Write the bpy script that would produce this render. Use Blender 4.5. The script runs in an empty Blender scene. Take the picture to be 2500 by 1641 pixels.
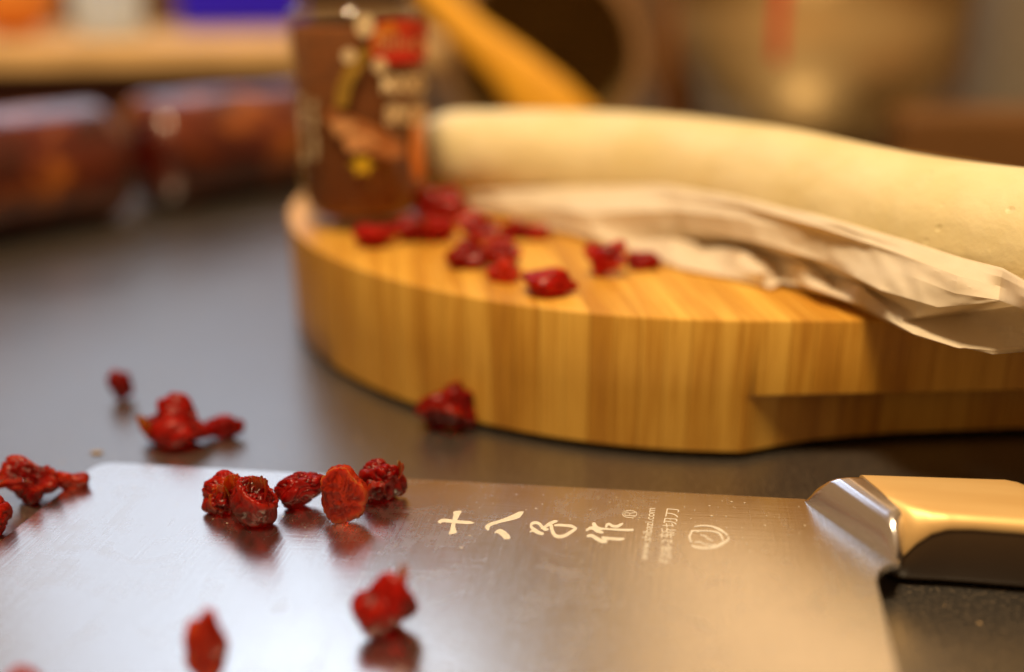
import bpy, bmesh, math, random
import numpy as np
from mathutils import Vector, Matrix, noise

# ------------------------------------------------------------------ camera, world, lamps
S = 0.001                      # everything below is written in millimetres
FPX, PITCH, CAMH = 2450.0, math.radians(19.8), 147.0
sc = bpy.context.scene
col = sc.collection
cam_d = bpy.data.cameras.new('camera'); cam = bpy.data.objects.new('camera', cam_d); col.objects.link(cam)
cam.location = (0, 0, CAMH*S); cam.rotation_euler = (math.pi/2-PITCH, 0, 0)
cam_d.sensor_width = 36.0; cam_d.lens = 36.0*FPX/2500.0
cam_d.clip_start = 0.01; cam_d.clip_end = 50
cam_d.dof.use_dof = True
cam_d.dof.focus_distance = 0.273
APERTURE_MM = 15.5
cam_d.dof.aperture_fstop = cam_d.lens/APERTURE_MM
cam_d.dof.aperture_blades = 9
sc.camera = cam
world = bpy.data.worlds.new("World"); sc.world = world; world.use_nodes = True
bg = world.node_tree.nodes['Background']
bg.inputs[0].default_value = (1.0, 0.56, 0.24, 1); bg.inputs[1].default_value = 0.31
sc.view_settings.view_transform = 'Standard'; sc.view_settings.look = 'None'
sc.view_settings.exposure = 0.0; sc.view_settings.gamma = 1.0
try:
    sc.cycles.use_denoising = True
    sc.cycles.max_bounces = 10; sc.cycles.transmission_bounces = 8; sc.cycles.sample_clamp_indirect = 6
    sc.cycles.caustics_reflective = False; sc.cycles.caustics_refractive = True
except Exception: pass

def area(name, loc, target, sx, sy, power, color, spread=None):
    l = bpy.data.lights.new(name, 'AREA'); l.shape = 'RECTANGLE'; l.size = sx; l.size_y = sy
    l.energy = power; l.color = color
    if spread: l.spread = spread
    o = bpy.data.objects.new(name, l); col.objects.link(o); o.location = loc
    o.rotation_euler = (Vector(target)-Vector(loc)).to_track_quat('-Z', 'Y').to_euler()
    return o
# a cool window beyond the counter at the left, a warm ceiling lamp, an added warm panel at the right for the reflected wall
area('window_light', (-0.66, 1.75, 0.96), (-0.10, 0.25, 0.2), 0.86, 1.50, 4.9, (0.60, 0.77, 1.0))
area('blade_reflection_light', (-0.44, 1.76, 1.36), (-0.10, 0.25, 0.0), 0.50, 0.30, 1.0, (0.74, 0.86, 1.0))  # added lamp that brightens the reflection in the lower left blade
area('ceiling_light', (-0.14, -0.10, 1.58), (0.05, 0.40, 0), 0.30, 0.30, 34.5, (1.0, 0.74, 0.43))
area('warm_reflection_panel', (0.75, 1.70, 1.20), (0.05, 0.25, 0), 1.2, 0.7, 3.1, (1.0, 0.62, 0.30))

# ------------------------------------------------------------------ helpers
sp, cp = math.sin(PITCH), math.cos(PITCH)
def ray(u, v):
    x = (u-1250)/FPX; y = (v-820.5)/FPX
    return np.array([x, cp-y*sp, -sp-y*cp])
def un(u, v, z=0.0):
    d = ray(u, v); t = (z-CAMH)/d[2]; return np.array([0, 0, CAMH])+t*d
def uny(u, v, y):
    d = ray(u, v); return np.array([0, 0, CAMH])+(y/d[1])*d
def depth(p): return p[1]*cp-(p[2]-CAMH)*sp

def mesh_obj(name, verts, faces, mat=None, parent=None, smooth=True, loc=None, origin=None):
    """verts in mm (world axes, or the parent's axes)."""
    v = np.array(verts, dtype=float)
    o0 = np.array(origin if origin is not None else (0, 0, 0), dtype=float)
    me = bpy.data.meshes.new(name)
    me.from_pydata([tuple(p) for p in (v-o0)*S], [], [tuple(f) for f in faces])
    me.update()
    if smooth: me.polygons.foreach_set('use_smooth', [True]*len(me.polygons))
    if mat: me.materials.append(mat)
    o = bpy.data.objects.new(name, me); col.objects.link(o)
    if parent: o.parent = parent
    o.location = tuple(o0*S) if loc is None else tuple(np.array(loc)*S)
    return o
def empty(name, loc, rz=0.0):
    o = bpy.data.objects.new(name, None); col.objects.link(o); o.empty_display_size = 0.01
    o.location = tuple(np.array(loc, dtype=float)*S); o.rotation_euler = (0, 0, rz); return o
def tag(o, label=None, cat=None, group=None, kind=None):
    if label: o['label'] = label
    if cat: o['category'] = cat
    if group: o['group'] = group
    if kind: o['kind'] = kind
    return o
def fix_normals(o):
    bm = bmesh.new(); bm.from_mesh(o.data); bmesh.ops.remove_doubles(bm, verts=bm.verts, dist=1e-7)
    bmesh.ops.recalc_face_normals(bm, faces=bm.faces); bm.to_mesh(o.data); bm.free(); return o
def autosmooth(o, ang=35):
    me = o.data
    bm = bmesh.new(); bm.from_mesh(me)
    for e in bm.edges:
        if len(e.link_faces) == 2 and e.calc_face_angle(0) > math.radians(ang): e.smooth = False
    bm.to_mesh(me); bm.free(); return o
def loft(rings, closed=True, caps=True):
    n = len(rings[0]); V = [p for r in rings for p in r]; Fc = []
    for i in range(len(rings)-1):
        for j in range(n if closed else n-1):
            k = (j+1) % n
            Fc.append((i*n+j, i*n+k, (i+1)*n+k, (i+1)*n+j))
    if caps and closed:
        Fc.append(tuple(range(n))[::-1]); Fc.append(tuple((len(rings)-1)*n+j for j in range(n)))
    return V, Fc
def lathe(prof, cx, cy, seg=48):
    """prof: list of (r, z)"""
    rings = []
    for a in range(seg):
        t = 2*math.pi*a/seg
        rings.append([(cx+r*math.cos(t), cy+r*math.sin(t), z) for r, z in prof])
    V = [p for r in rings for p in r]; n = len(prof); Fc = []
    for a in range(seg):
        b = (a+1) % seg
        for j in range(n-1):
            Fc.append((a*n+j, b*n+j, b*n+j+1, a*n+j+1))
    return V, Fc
def smoothstep(x, a, b):
    t = np.clip((x-a)/(b-a), 0, 1); return t*t*(3-2*t)

# ------------------------------------------------------------------ materials
def translucent(name, color, k):
    t = NT(name); f = t.noise(t.coords(), 20, 2)
    c = t.ramp(f, [(0.3, tuple(x*0.96 for x in color)), (0.7, color)]); t.l(c, t.b.inputs['Base Color']); t.set(Roughness=0.4)
    tr = t.n('ShaderNodeBsdfTranslucent'); t.l(c, tr.inputs[0]); mx = t.n('ShaderNodeMixShader'); mx.inputs[0].default_value = k
    t.l(t.b.outputs[0], mx.inputs[1]); t.l(tr.outputs[0], mx.inputs[2]); t.l(mx.outputs[0], t.out.inputs['Surface']); return t.m
class NT:
    def __init__(s, name):
        s.m = bpy.data.materials.new(name); s.m.use_nodes = True; s.t = s.m.node_tree
        s.b = s.t.nodes['Principled BSDF']; s.out = s.t.nodes['Material Output']
    def n(s, kind, **kw):
        x = s.t.nodes.new(kind)
        for k, v in kw.items():
            if k.startswith('i_'): x.inputs[k[2:].replace('_', ' ')].default_value = v
            else: setattr(x, k, v)
        return x
    def l(s, a, b): s.t.links.new(a, b)
    def set(s, **kw):
        for k, v in kw.items(): s.b.inputs[k.replace('_', ' ')].default_value = v
    def coords(s, scale=(1, 1, 1), rot=(0, 0, 0), src='Object'):
        tc = s.n('ShaderNodeTexCoord'); mp = s.n('ShaderNodeMapping')
        mp.inputs['Scale'].default_value = scale; mp.inputs['Rotation'].default_value = rot
        s.l(tc.outputs[src], mp.inputs[0]); return mp.outputs[0]
    def noise(s, vec, scale, detail=4, rough=0.5, dist=0.0):
        x = s.n('ShaderNodeTexNoise'); x.inputs['Scale'].default_value = scale; x.inputs['Detail'].default_value = detail
        x.inputs['Roughness'].default_value = rough; x.inputs['Distortion'].default_value = dist
        s.l(vec, x.inputs['Vector']); return x.outputs['Fac']
    def ramp(s, fac, stops):
        r = s.n('ShaderNodeValToRGB'); e = r.color_ramp.elements
        while len(e) < len(stops): e.new(0.5)
        for x, (p, c) in zip(e, stops): x.position = p; x.color = c if len(c) == 4 else (*c, 1)
        s.l(fac, r.inputs[0]); return r.outputs[0]
    def bump(s, h, strength, dist=0.001, prev=None):
        b = s.n('ShaderNodeBump'); b.inputs['Strength'].default_value = strength; b.inputs['Distance'].default_value = dist
        s.l(h, b.inputs['Height'])
        if prev: s.l(prev, b.inputs['Normal'])
        return b.outputs[0]
    def math(s, op, a, b=None):
        x = s.n('ShaderNodeMath', operation=op)
        for i, q in enumerate((a, b)):
            if q is None: continue
            if isinstance(q, (int, float)): x.inputs[i].default_value = q
            else: s.l(q, x.inputs[i])
        return x.outputs[0]
def simple(name, color, rough=0.5, metal=0.0, coat=0.0, spec=0.5, var=0.12, vscale=60, bump=0.0, bscale=400):
    t = NT(name); t.set(Roughness=rough, Metallic=metal); t.b.inputs['Coat Weight'].default_value = coat
    t.b.inputs['Specular IOR Level'].default_value = spec
    v = t.coords(); f = t.noise(v, vscale, 3)
    c0 = tuple(c*(1-var) for c in color); c1 = tuple(min(1, c*(1+var)) for c in color)
    t.l(t.ramp(f, [(0.3, c0), (0.7, c1)]), t.b.inputs['Base Color'])
    if bump: t.l(t.bump(t.noise(v, bscale, 3), bump, 0.0005), t.b.inputs['Normal'])
    return t.m

def m_counter():
    t = NT('counter_stone'); v = t.coords()
    f = t.noise(v, 900, 3, 0.6); g = t.noise(v, 14, 3)
    t.l(t.ramp(f, [(0.38, (0.010, 0.008, 0.006)), (0.55, (0.030, 0.025, 0.021)), (0.70, (0.17, 0.125, 0.08))]), t.b.inputs['Base Color'])
    t.l(t.ramp(g, [(0.3, (0.29,)*3), (0.7, (0.36,)*3)]), t.b.inputs['Roughness'])
    t.set(IOR=3.6)
    t.l(t.bump(t.noise(v, 700, 4, 0.6), 0.16, 0.0004), t.b.inputs['Normal'])
    return t.m
def m_steel_blade():
    t = NT('brushed_blade_steel')
    t.set(Metallic=1.0)
    t.b.inputs['Base Color'].default_value = (0.70, 0.69, 0.67, 1)
    a = t.noise(t.coords((40, 1300, 1)), 1, 3, 0.65)        # long scratches along the blade
    b = t.noise(t.coords((1400, 45, 1), (0, 0, 0.06)), 1, 3, 0.65)   # fine grinding marks across it
    s = t.math('ADD', t.math('MULTIPLY', a, 0.5), t.math('MULTIPLY', b, 0.75))
    sm = t.noise(t.coords(), 22, 4, 0.6, 0.8)
    sm2 = t.ramp(t.noise(t.coords(), 48, 5, 0.7, 1.5), [(0.52, (0, 0, 0)), (0.70, (1, 1, 1))])
    r = t.math('ADD', t.math('ADD', t.math('MULTIPLY', sm, 0.10), t.math('MULTIPLY', sm2, 0.07)), t.math('MULTIPLY', s, 0.14))
    t.l(t.math('ADD', r, 0.11), t.b.inputs['Roughness'])
    t.l(t.bump(s, 0.30, 0.00025), t.b.inputs['Normal'])
    return t.m
def m_steel(name, color, rough, sc_=(30, 900, 900)):
    t = NT(name); t.set(Metallic=1.0); t.b.inputs['Base Color'].default_value = (*color, 1)
    a = t.noise(t.coords(sc_), 1, 3, 0.6); g = t.noise(t.coords(), 60, 4, 0.6)
    t.l(t.math('ADD', t.math('MULTIPLY', g, 0.12), rough-0.06), t.b.inputs['Roughness'])
    t.l(t.bump(a, 0.06, 0.0002), t.b.inputs['Normal']); return t.m
def m_handle():
    t = NT('golden_satin_handle'); t.set(Metallic=0.50)
    g = t.noise(t.coords((12, 160, 160)), 1, 4, 0.6)
    t.l(t.ramp(g, [(0.3, (0.92, 0.60, 0.24)), (0.7, (0.98, 0.68, 0.30))]), t.b.inputs['Base Color'])
    t.l(t.math('ADD', t.math('MULTIPLY', g, 0.12), 0.40), t.b.inputs['Roughness']); return t.m
def m_etch():
    t = NT('etched_marking'); f = t.noise(t.coords(), 900, 3)
    t.l(t.ramp(f, [(0.3, (0.62, 0.58, 0.52)), (0.7, (0.74, 0.70, 0.63))]), t.b.inputs['Base Color'])
    t.set(Metallic=0.0, Roughness=0.6); return t.m
def m_berry(name, dark, mid, light, trans=0.62):
    t = NT(name)
    at = t.n('ShaderNodeAttribute'); at.attribute_name = 'tone'
    v = t.coords(); f = t.noise(v, 260, 5, 0.6, 0.6)
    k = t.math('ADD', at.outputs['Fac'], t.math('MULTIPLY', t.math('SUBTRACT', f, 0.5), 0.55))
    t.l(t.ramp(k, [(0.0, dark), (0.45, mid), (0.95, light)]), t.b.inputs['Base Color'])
    t.set(Roughness=0.30, IOR=1.30); t.b.inputs['Specular IOR Level'].default_value = 0.35
    t.b.inputs['Transmission Weight'].default_value = trans
    t.b.inputs['Subsurface Weight'].default_value = 1.0
    t.b.inputs['Subsurface Radius'].default_value = (1.0, 0.10, 0.04)
    t.b.inputs['Subsurface Scale'].default_value = 0.006
    t.b.inputs['Coat Weight'].default_value = 0.03; t.b.inputs['Coat Roughness'].default_value = 0.10
    fine = t.noise(v, 900, 3, 0.6, 0.5); w = t.noise(v, 300, 3, 0.5, 1.2)
    t.l(t.bump(fine, 0.16, 0.0004, t.bump(w, 0.35, 0.0009)), t.b.inputs['Normal'])
    return t.m
def m_bamboo():
    t = NT('bamboo_strip_wood')
    oi = t.n('ShaderNodeObjectInfo')
    tc = t.n('ShaderNodeTexCoord'); add = t.n('ShaderNodeVectorMath', operation='ADD')
    cmb = t.n('ShaderNodeCombineXYZ'); t.l(t.math('MULTIPLY', oi.outputs['Random'], 3.0), cmb.inputs[1])
    t.l(tc.outputs['Object'], add.inputs[0]); t.l(cmb.outputs[0], add.inputs[1])
    mp = t.n('ShaderNodeMapping'); mp.inputs['Scale'].default_value = (1500, 16, 20); t.l(add.outputs[0], mp.inputs[0])
    f1 = t.noise(mp.outputs[0], 1, 4, 0.6)
    mp2 = t.n('ShaderNodeMapping'); mp2.inputs['Scale'].default_value = (230, 10, 14); t.l(add.outputs[0], mp2.inputs[0])
    f2 = t.noise(mp2.outputs[0], 1, 3, 0.6, 0.4)
    f3 = t.noise(add.outputs[0], 55, 3)
    k = t.math('ADD', t.math('MULTIPLY', f1, 0.38), t.math('MULTIPLY', f2, 0.42))
    k = t.math('ADD', k, t.math('MULTIPLY', f3, 0.10))
    k = t.math('ADD', k, t.math('MULTIPLY', oi.outputs['Random'], 0.20))
    t.l(t.ramp(k, [(0.36, (0.38, 0.160, 0.014)), (0.50, (0.55, 0.265, 0.028)), (0.66, (0.76, 0.44, 0.075))]), t.b.inputs['Base Color'])
    t.set(Roughness=0.42); t.b.inputs['Coat Weight'].default_value = 0.15; t.b.inputs['Coat Roughness'].default_value = 0.3
    t.l(t.bump(f1, 0.12, 0.0003), t.b.inputs['Normal']); return t.m
def m_dough():
    t = NT('pale_dough'); v = t.coords()
    f = t.noise(v, 35, 4, 0.6)
    t.l(t.ramp(f, [(0.3, (0.72, 0.60, 0.31)), (0.7, (0.82, 0.71, 0.44))]), t.b.inputs['Base Color'])
    t.set(Roughness=0.5); t.b.inputs['Subsurface Weight'].default_value = 0.10
    t.b.inputs['Subsurface Radius'].default_value = (1, 0.7, 0.35); t.b.inputs['Subsurface Scale'].default_value = 0.004
    vo = t.n('ShaderNodeTexVoronoi'); vo.inputs['Scale'].default_value = 130; t.l(v, vo.inputs['Vector'])
    pit = t.ramp(vo.outputs['Distance'], [(0.0, (0, 0, 0)), (0.17, (1, 1, 1))])
    t.l(t.bump(pit, 0.5, 0.0007, t.bump(t.noise(v, 70, 5), 0.4, 0.003)), t.b.inputs['Normal']); return t.m
def m_paper():
    t = NT('parchment_paper'); v = t.coords()
    f = t.noise(v, 120, 5, 0.6)
    c = t.ramp(f, [(0.3, (0.92, 0.83, 0.68)), (0.7, (0.96, 0.89, 0.76))]); t.l(c, t.b.inputs['Base Color'])
    t.set(Roughness=0.55)
    t.l(t.bump(t.noise(v, 420, 4, 0.6), 0.15, 0.0005), t.b.inputs['Normal'])
    tr = t.n('ShaderNodeBsdfTranslucent'); t.l(c, tr.inputs[0]); mx = t.n('ShaderNodeMixShader'); mx.inputs[0].default_value = 0.42
    t.l(t.b.outputs[0], mx.inputs[1]); t.l(tr.outputs[0], mx.inputs[2]); t.l(mx.outputs[0], t.out.inputs['Surface']); return t.m
def m_glass():
    t = NT('clear_jar_glass')
    tr = t.n('ShaderNodeBsdfTransparent'); gl = t.n('ShaderNodeBsdfGlossy'); gl.inputs['Roughness'].default_value = 0.05
    f = t.noise(t.coords(), 30, 2); t.l(t.ramp(f, [(0, (0.95, 0.96, 0.93)), (1, (0.99, 0.99, 0.98))]), tr.inputs[0])
    fr = t.n('ShaderNodeLayerWeight'); fr.inputs[0].default_value = 0.5
    fk = t.math('ADD', t.math('MULTIPLY', t.math('POWER', fr.outputs['Facing'], 3.0), 0.5), 0.02)
    mx = t.n('ShaderNodeMixShader'); t.l(fk, mx.inputs[0]); t.l(tr.outputs[0], mx.inputs[1]); t.l(gl.outputs[0], mx.inputs[2])
    t.l(mx.outputs[0], t.out.inputs['Surface'])
    return t.m
M = dict(counter=m_counter(), blade=m_steel_blade(), etch=m_etch(),
         bolster=m_steel('polished_bolster_steel', (0.84, 0.83, 0.87), 0.24),
         handle=m_handle(),
         berry=m_berry('dried_cranberry_red', (0.16, 0.001, 0.001), (0.66, 0.012, 0.004), (0.95, 0.20, 0.03)),
         berry_orange=m_berry('dried_cranberry_orange', (0.28, 0.006, 0.002), (0.82, 0.050, 0.008), (0.98, 0.32, 0.06)),
         berry_deep=m_berry('dried_cranberry_deep_red', (0.12, 0.001, 0.001), (0.48, 0.007, 0.004), (0.75, 0.06, 0.015)),
         bamboo=m_bamboo(), dough=m_dough(), paper=m_paper(), glass=m_glass(),
         rubber=simple('black_rubber', (0.015, 0.015, 0.013), 0.7),
         spice=simple('ground_spice', (0.22, 0.060, 0.006), 0.85, vscale=300, var=0.3, bump=0.4, bscale=900))

# ------------------------------------------------------------------ setting
o = mesh_obj('countertop', [(-2500, -900, 0), (2500, -900, 0), (2500, 2600, 0), (-2500, 2600, 0)], [(0, 1, 2, 3)], M['counter'], smooth=False)
tag(o, kind='structure')
o = mesh_obj('back_wall', [(-2500, 1500, -1), (2500, 1500, -1), (2500, 1500, 330), (-2500, 1500, 330), (-2500, 1530, -1), (2500, 1530, -1), (2500, 1530, 330), (-2500, 1530, 330)],
             [(0, 1, 2, 3), (5, 4, 7, 6), (3, 2, 6, 7), (1, 5, 6, 2), (4, 0, 3, 7)], simple('brown_wall_paint', (0.20, 0.10, 0.04), 0.6, vscale=8), smooth=False)
tag(o, kind='structure')

# ------------------------------------------------------------------ cleaver
PHI = math.radians(-9.3)
KO = np.array([81.07, 246.09, 0.0])
kex = np.array([math.cos(PHI), math.sin(PHI)]); key = np.array([-math.sin(PHI), math.cos(PHI)])
def blade_z(x): return 10.5+8.0*x/210.0            # top face of the blade in knife axes (it tips up towards the handle)
def bl(u, v, dz=0.0):
    """photo point -> point of the blade's top face, in knife axes"""
    z = 8.0
    for _ in range(8):
        w = un(u, v, z)[:2]-KO[:2]; x = w@kex; z = blade_z(x)+dz
    return np.array([x, w@key, z])
def k2w(p): return np.array([KO[0]+p[0]*kex[0]+p[1]*key[0], KO[1]+p[0]*kex[1]+p[1]*key[1], p[2]])
knife = tag(empty('cleaver', KO, PHI), 'broad steel cleaver with etched characters lying flat on the dark counter', 'cleaver')
def rnd_corner(c, a, b, r, n=6):
    c, a, b = map(np.array, (c, a, b)); da = (a-c)/np.linalg.norm(a-c); db = (b-c)/np.linalg.norm(b-c)
    p0, p1 = c+da*r, c+db*r
    return [tuple((1-t)**2*p0+2*t*(1-t)*c+t*t*p1) for t in np.linspace(0, 1, n)]
outl = [(-217, -97)]
outl += rnd_corner((-215.2, 3.9), (-216.5, -60), (0, 0.2), 6.5, 8)
outl += [(-150, 2.6), (-80, 1.3), (0, 0), (12, -8), (20, -22), (19.6, -30)]
outl += [(17.2, -31.2), (15.2, -32.8), (13.7, -35.2), (12.8, -38.2), (12.5, -41), (11.2, -73), (10.2, -97)]
top = [(x, y, blade_z(x)) for x, y in outl]
cen = np.array([-100, -48])
def inset(p, d):
    q = np.array(p); v_ = cen-q; v_ = v_/np.linalg.norm(v_); return q+v_*d
r0 = [(*inset((x, y), 0.35), blade_z(x)) for x, y in outl]
r1 = [(x, y, blade_z(x)-0.3) for x, y in outl]
r2 = [(x, y, blade_z(x)-(1.9 if y > -60 else 1.9-1.3*(-60-y)/37)) for x, y in outl]
V, Fc = loft([r0, r1, r2])
o = mesh_obj('blade', V, Fc, M['blade'], knife); fix_normals(o); autosmooth(o, 20)

# markings etched on the blade: flat shapes a few hundredths of a millimetre proud
def ribbon(pts, widths, org, scl, name_unused=None):
    """polyline in zoom pixels -> ribbon outline polygons in photo pixels"""
    p = np.array(pts, float); w = np.array(widths if hasattr(widths, '__len__') else [widths]*len(p), float)
    # densify by Catmull-Rom
    q, ww = [], []
    for i in range(len(p)-1):
        a, b, c, d = p[max(i-1, 0)], p[i], p[i+1], p[min(i+2, len(p)-1)]
        for t in np.linspace(0, 1, 7)[:-1]:
            q.append(0.5*((2*b)+(-a+c)*t+(2*a-5*b+4*c-d)*t*t+(-a+3*b-3*c+d)*t**3)); ww.append(w[i]*(1-t)+w[i+1]*t)
    q.append(p[-1]); ww.append(w[-1]); q = np.array(q)
    tg = np.gradient(q, axis=0); tg /= np.maximum(np.linalg.norm(tg, axis=1), 1e-6)[:, None]
    nrm = np.c_[-tg[:, 1], tg[:, 0]]
    L, R = [], []
    for k in range(len(q)):
        h = ww[k]/2*0.9
        L.append(q[k]+nrm[k]*h); R.append(q[k]-nrm[k]*h)
    cap0 = [q[0]-tg[0]*ww[0]*0.35]; cap1 = [q[-1]+tg[-1]*ww[-1]*0.35]
    return [((x/scl)+org[0], (y/scl)+org[1]) for x, y in (cap0+L+cap1+R[::-1])], len(q)
mark_level = [0]
def marks(name, polys=(), ribbons=()):
    V, Fc = [], []
    for pl in polys:
        mark_level[0] += 1; dz = 0.02+0.006*(mark_level[0] % 8)
        b0 = len(V); V += [bl(u, v, dz) for u, v in pl]; Fc.append(tuple(range(b0, b0+len(pl))))
    for pl, n in ribbons:
        mark_level[0] += 1; dz = 0.02+0.006*(mark_level[0] % 8)
        b0 = len(V); V += [bl(u, v, dz) for u, v in pl]; N = len(pl)
        Fc.append((b0, b0+1, b0+N-1))
        for k in range(n-1): Fc.append((b0+1+k, b0+2+k, b0+N-2-k, b0+N-1-k))
        Fc.append((b0+n, b0+n+1, b0+n+2))
    o = mesh_obj(name, V, Fc, M['etch'], knife, smooth=False)
    bm = bmesh.new(); bm.from_mesh(o.data); bmesh.ops.triangulate(bm, faces=[f for f in bm.faces if len(f.verts) > 4]); bm.to_mesh(o.data); bm.free()
    bm = bmesh.new(); bm.from_mesh(o.data)
    for f in bm.faces:
        f.normal_update()
        if f.normal.z < 0: f.normal_flip()
    bm.to_mesh(o.data); bm.free(); return o
Z3, S3 = (1040, 1200), 2380/440.
Z4, S4 = (1400, 1200), 2380/420.
Z5, S5 = (1670, 1260), 2031/130.
def P3(l): return [(x/S3+Z3[0], y/S3+Z3[1]) for x, y in l]
marks('etched_character', [P3([(362, 268), (390, 258), (470, 252), (468, 275), (445, 310), (415, 370), (392, 420), (385, 450), (393, 495), (408, 535), (400, 550), (330, 565), (302, 568), (305, 545), (322, 500), (332, 440), (345, 390), (355, 340), (365, 300), (358, 280)]),
      P3([(150, 402), (170, 380), (205, 362), (240, 358), (300, 364), (380, 374), (480, 384), (580, 390), (652, 414), (600, 428), (540, 430), (440, 424), (330, 414), (250, 408), (215, 408), (196, 415), (198, 432), (175, 418)])])
marks('etched_character', [P3([(778, 470), (790, 445), (830, 420), (880, 400), (940, 385), (1000, 365), (1080, 335), (1160, 300), (1230, 265), (1290, 262), (1285, 285), (1240, 345), (1180, 368), (1080, 392), (980, 415), (900, 440), (850, 460), (838, 480), (838, 505), (815, 518), (795, 500)]),
      P3([(900, 545), (935, 510), (975, 495), (1010, 502), (1060, 535), (1105, 580), (1112, 610), (1100, 630), (1035, 632), (1020, 615), (1000, 590), (960, 560), (925, 545), (905, 556)])])
marks('etched_character', ribbons=[ribbon([(1385, 455), (1400, 425), (1450, 412), (1500, 430), (1530, 465), (1570, 500), (1612, 500)], [34, 42, 44, 44, 46, 46, 30], Z3, S3),
      ribbon([(1383, 450), (1400, 480), (1440, 515), (1490, 545), (1545, 560)], [30, 46, 60, 54, 40], Z3, S3),
      ribbon([(1372, 535), (1400, 522), (1440, 520)], [16, 26, 30], Z3, S3),
      ribbon([(1545, 490), (1590, 455), (1640, 425), (1690, 400), (1730, 392)], [30, 44, 54, 44, 30], Z3, S3),
      ribbon([(1655, 450), (1665, 510), (1700, 575), (1765, 598), (1850, 575), (1930, 525), (1985, 490)], [54, 50, 52, 50, 48, 46, 30], Z3, S3),
      ribbon([(1700, 448), (1770, 444), (1850, 450), (1920, 458), (1985, 490)], [30, 38, 40, 46, 34], Z3, S3)])
marks('etched_character', ribbons=[ribbon([(180, 540), (225, 510), (280, 510), (330, 545), (405, 568)], [34, 44, 60, 56, 34], Z4, S4),
      ribbon([(280, 445), (300, 480), (335, 505), (400, 520)], [64, 62, 50, 36], Z4, S4),
      ribbon([(370, 512), (480, 520), (600, 528), (720, 533), (825, 532)], [30, 30, 34, 38, 36], Z4, S4),
      ribbon([(452, 495), (465, 460), (500, 452), (540, 478), (600, 484), (650, 462), (682, 442)], [30, 38, 40, 42, 46, 42, 26], Z4, S4),
      ribbon([(190, 620), (250, 612), (320, 650), (390, 688), (455, 690)], [36, 52, 60, 60, 50], Z4, S4),
      ribbon([(400, 640), (470, 648), (560, 655), (640, 660), (700, 655)], [40, 46, 44, 44, 30], Z4, S4)])
ring = [(778+98*math.cos(a), 312+49*math.sin(a)) for a in np.linspace(0, 2*math.pi, 25)]
marks('registered_mark', ribbons=[ribbon(ring, 10, Z4, S4), ribbon([(712, 330), (780, 333), (852, 333)], 10, Z4, S4),
      ribbon([(714, 330), (712, 305), (735, 290), (762, 292), (776, 308), (778, 330)], 10, Z4, S4), ribbon([(776, 310), (810, 298), (850, 292)], 10, Z4, S4)])
marks('etched_emblem', ribbons=[ribbon([(400, 400), (700, 365), (1050, 395), (1330, 500), (1520, 620), (1660, 740)], [50, 60, 70, 110, 90, 70], Z5, S5),
      ribbon([(270, 570), (600, 560), (1000, 570), (1300, 640), (1420, 760), (1480, 920)], [60, 60, 60, 90, 90, 70], Z5, S5),
      ribbon([(310, 580), (220, 740), (220, 860), (280, 1000)], [70, 90, 90, 70], Z5, S5),
      ribbon([(300, 1120), (500, 1190), (900, 1215), (1250, 1150), (1500, 1020), (1690, 900), (1690, 800)], [60, 100, 100, 130, 130, 80, 60], Z5, S5),
      ribbon([(620, 705), (800, 770), (950, 880), (1100, 950)], [40, 60, 60, 40], Z5, S5),
      ribbon([(400, 1000), (600, 990), (800, 1080), (1000, 1110), (1220, 1110)], [40, 60, 50, 50, 60], Z5, S5)])
def etched_text(name, body, p0, p1, up_px, fit=None, bold=0.0):
    """text whose baseline runs from photo point p0 to p1 on the blade; up_px is the x-height shift in the photo"""
    c = bpy.data.curves.new('t', 'FONT'); c.body = body; c.offset = bold
    t = bpy.data.objects.new('t', c); col.objects.link(t); bpy.context.view_layer.update()
    me = bpy.data.meshes.new_from_object(t.evaluated_get(bpy.context.evaluated_depsgraph_get()))
    vs = np.array([v.co[:] for v in me.vertices]); fs = [tuple(p.vertices) for p in me.polygons]
    bpy.data.objects.remove(t)
    A, B = bl(*p0), bl(*p1); U = bl(p0[0]-up_px, p0[1]-up_px*0.05)-A; U = U/np.linalg.norm(U)
    pu = np.linalg.norm(bl(p0[0]-up_px, p0[1])-A)
    w = vs[:, 0].max()-vs[:, 0].min(); hgt = fit or 0.52
    out = []
    for x, y, _ in vs:
        q = A+(B-A)*((x-vs[:, 0].min())/w)+U*(y/hgt*pu); out.append((q[0], q[1], blade_z(q[0])+0.03))
    o = mesh_obj(name, out, fs, M['etch'], knife, smooth=False)
    bm = bmesh.new(); bm.from_mesh(o.data)
    for f in bm.faces:
        f.normal_update()
        if f.normal.z < 0: f.normal_flip()
    bm.to_mesh(o.data); bm.free(); return o
etched_text('etched_web_address', 'www.shibazi.com', (1581, 1368), (1600, 1241), 17, bold=0.004)
etched_text('etched_model_text', 'F208-2', (1636, 1374), (1641, 1318), 27, fit=0.72, bold=0.004)
etched_text('etched_model_text', '斩切刀', (1643, 1314), (1656, 1243), 33, fit=0.82, bold=0.0)

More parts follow.
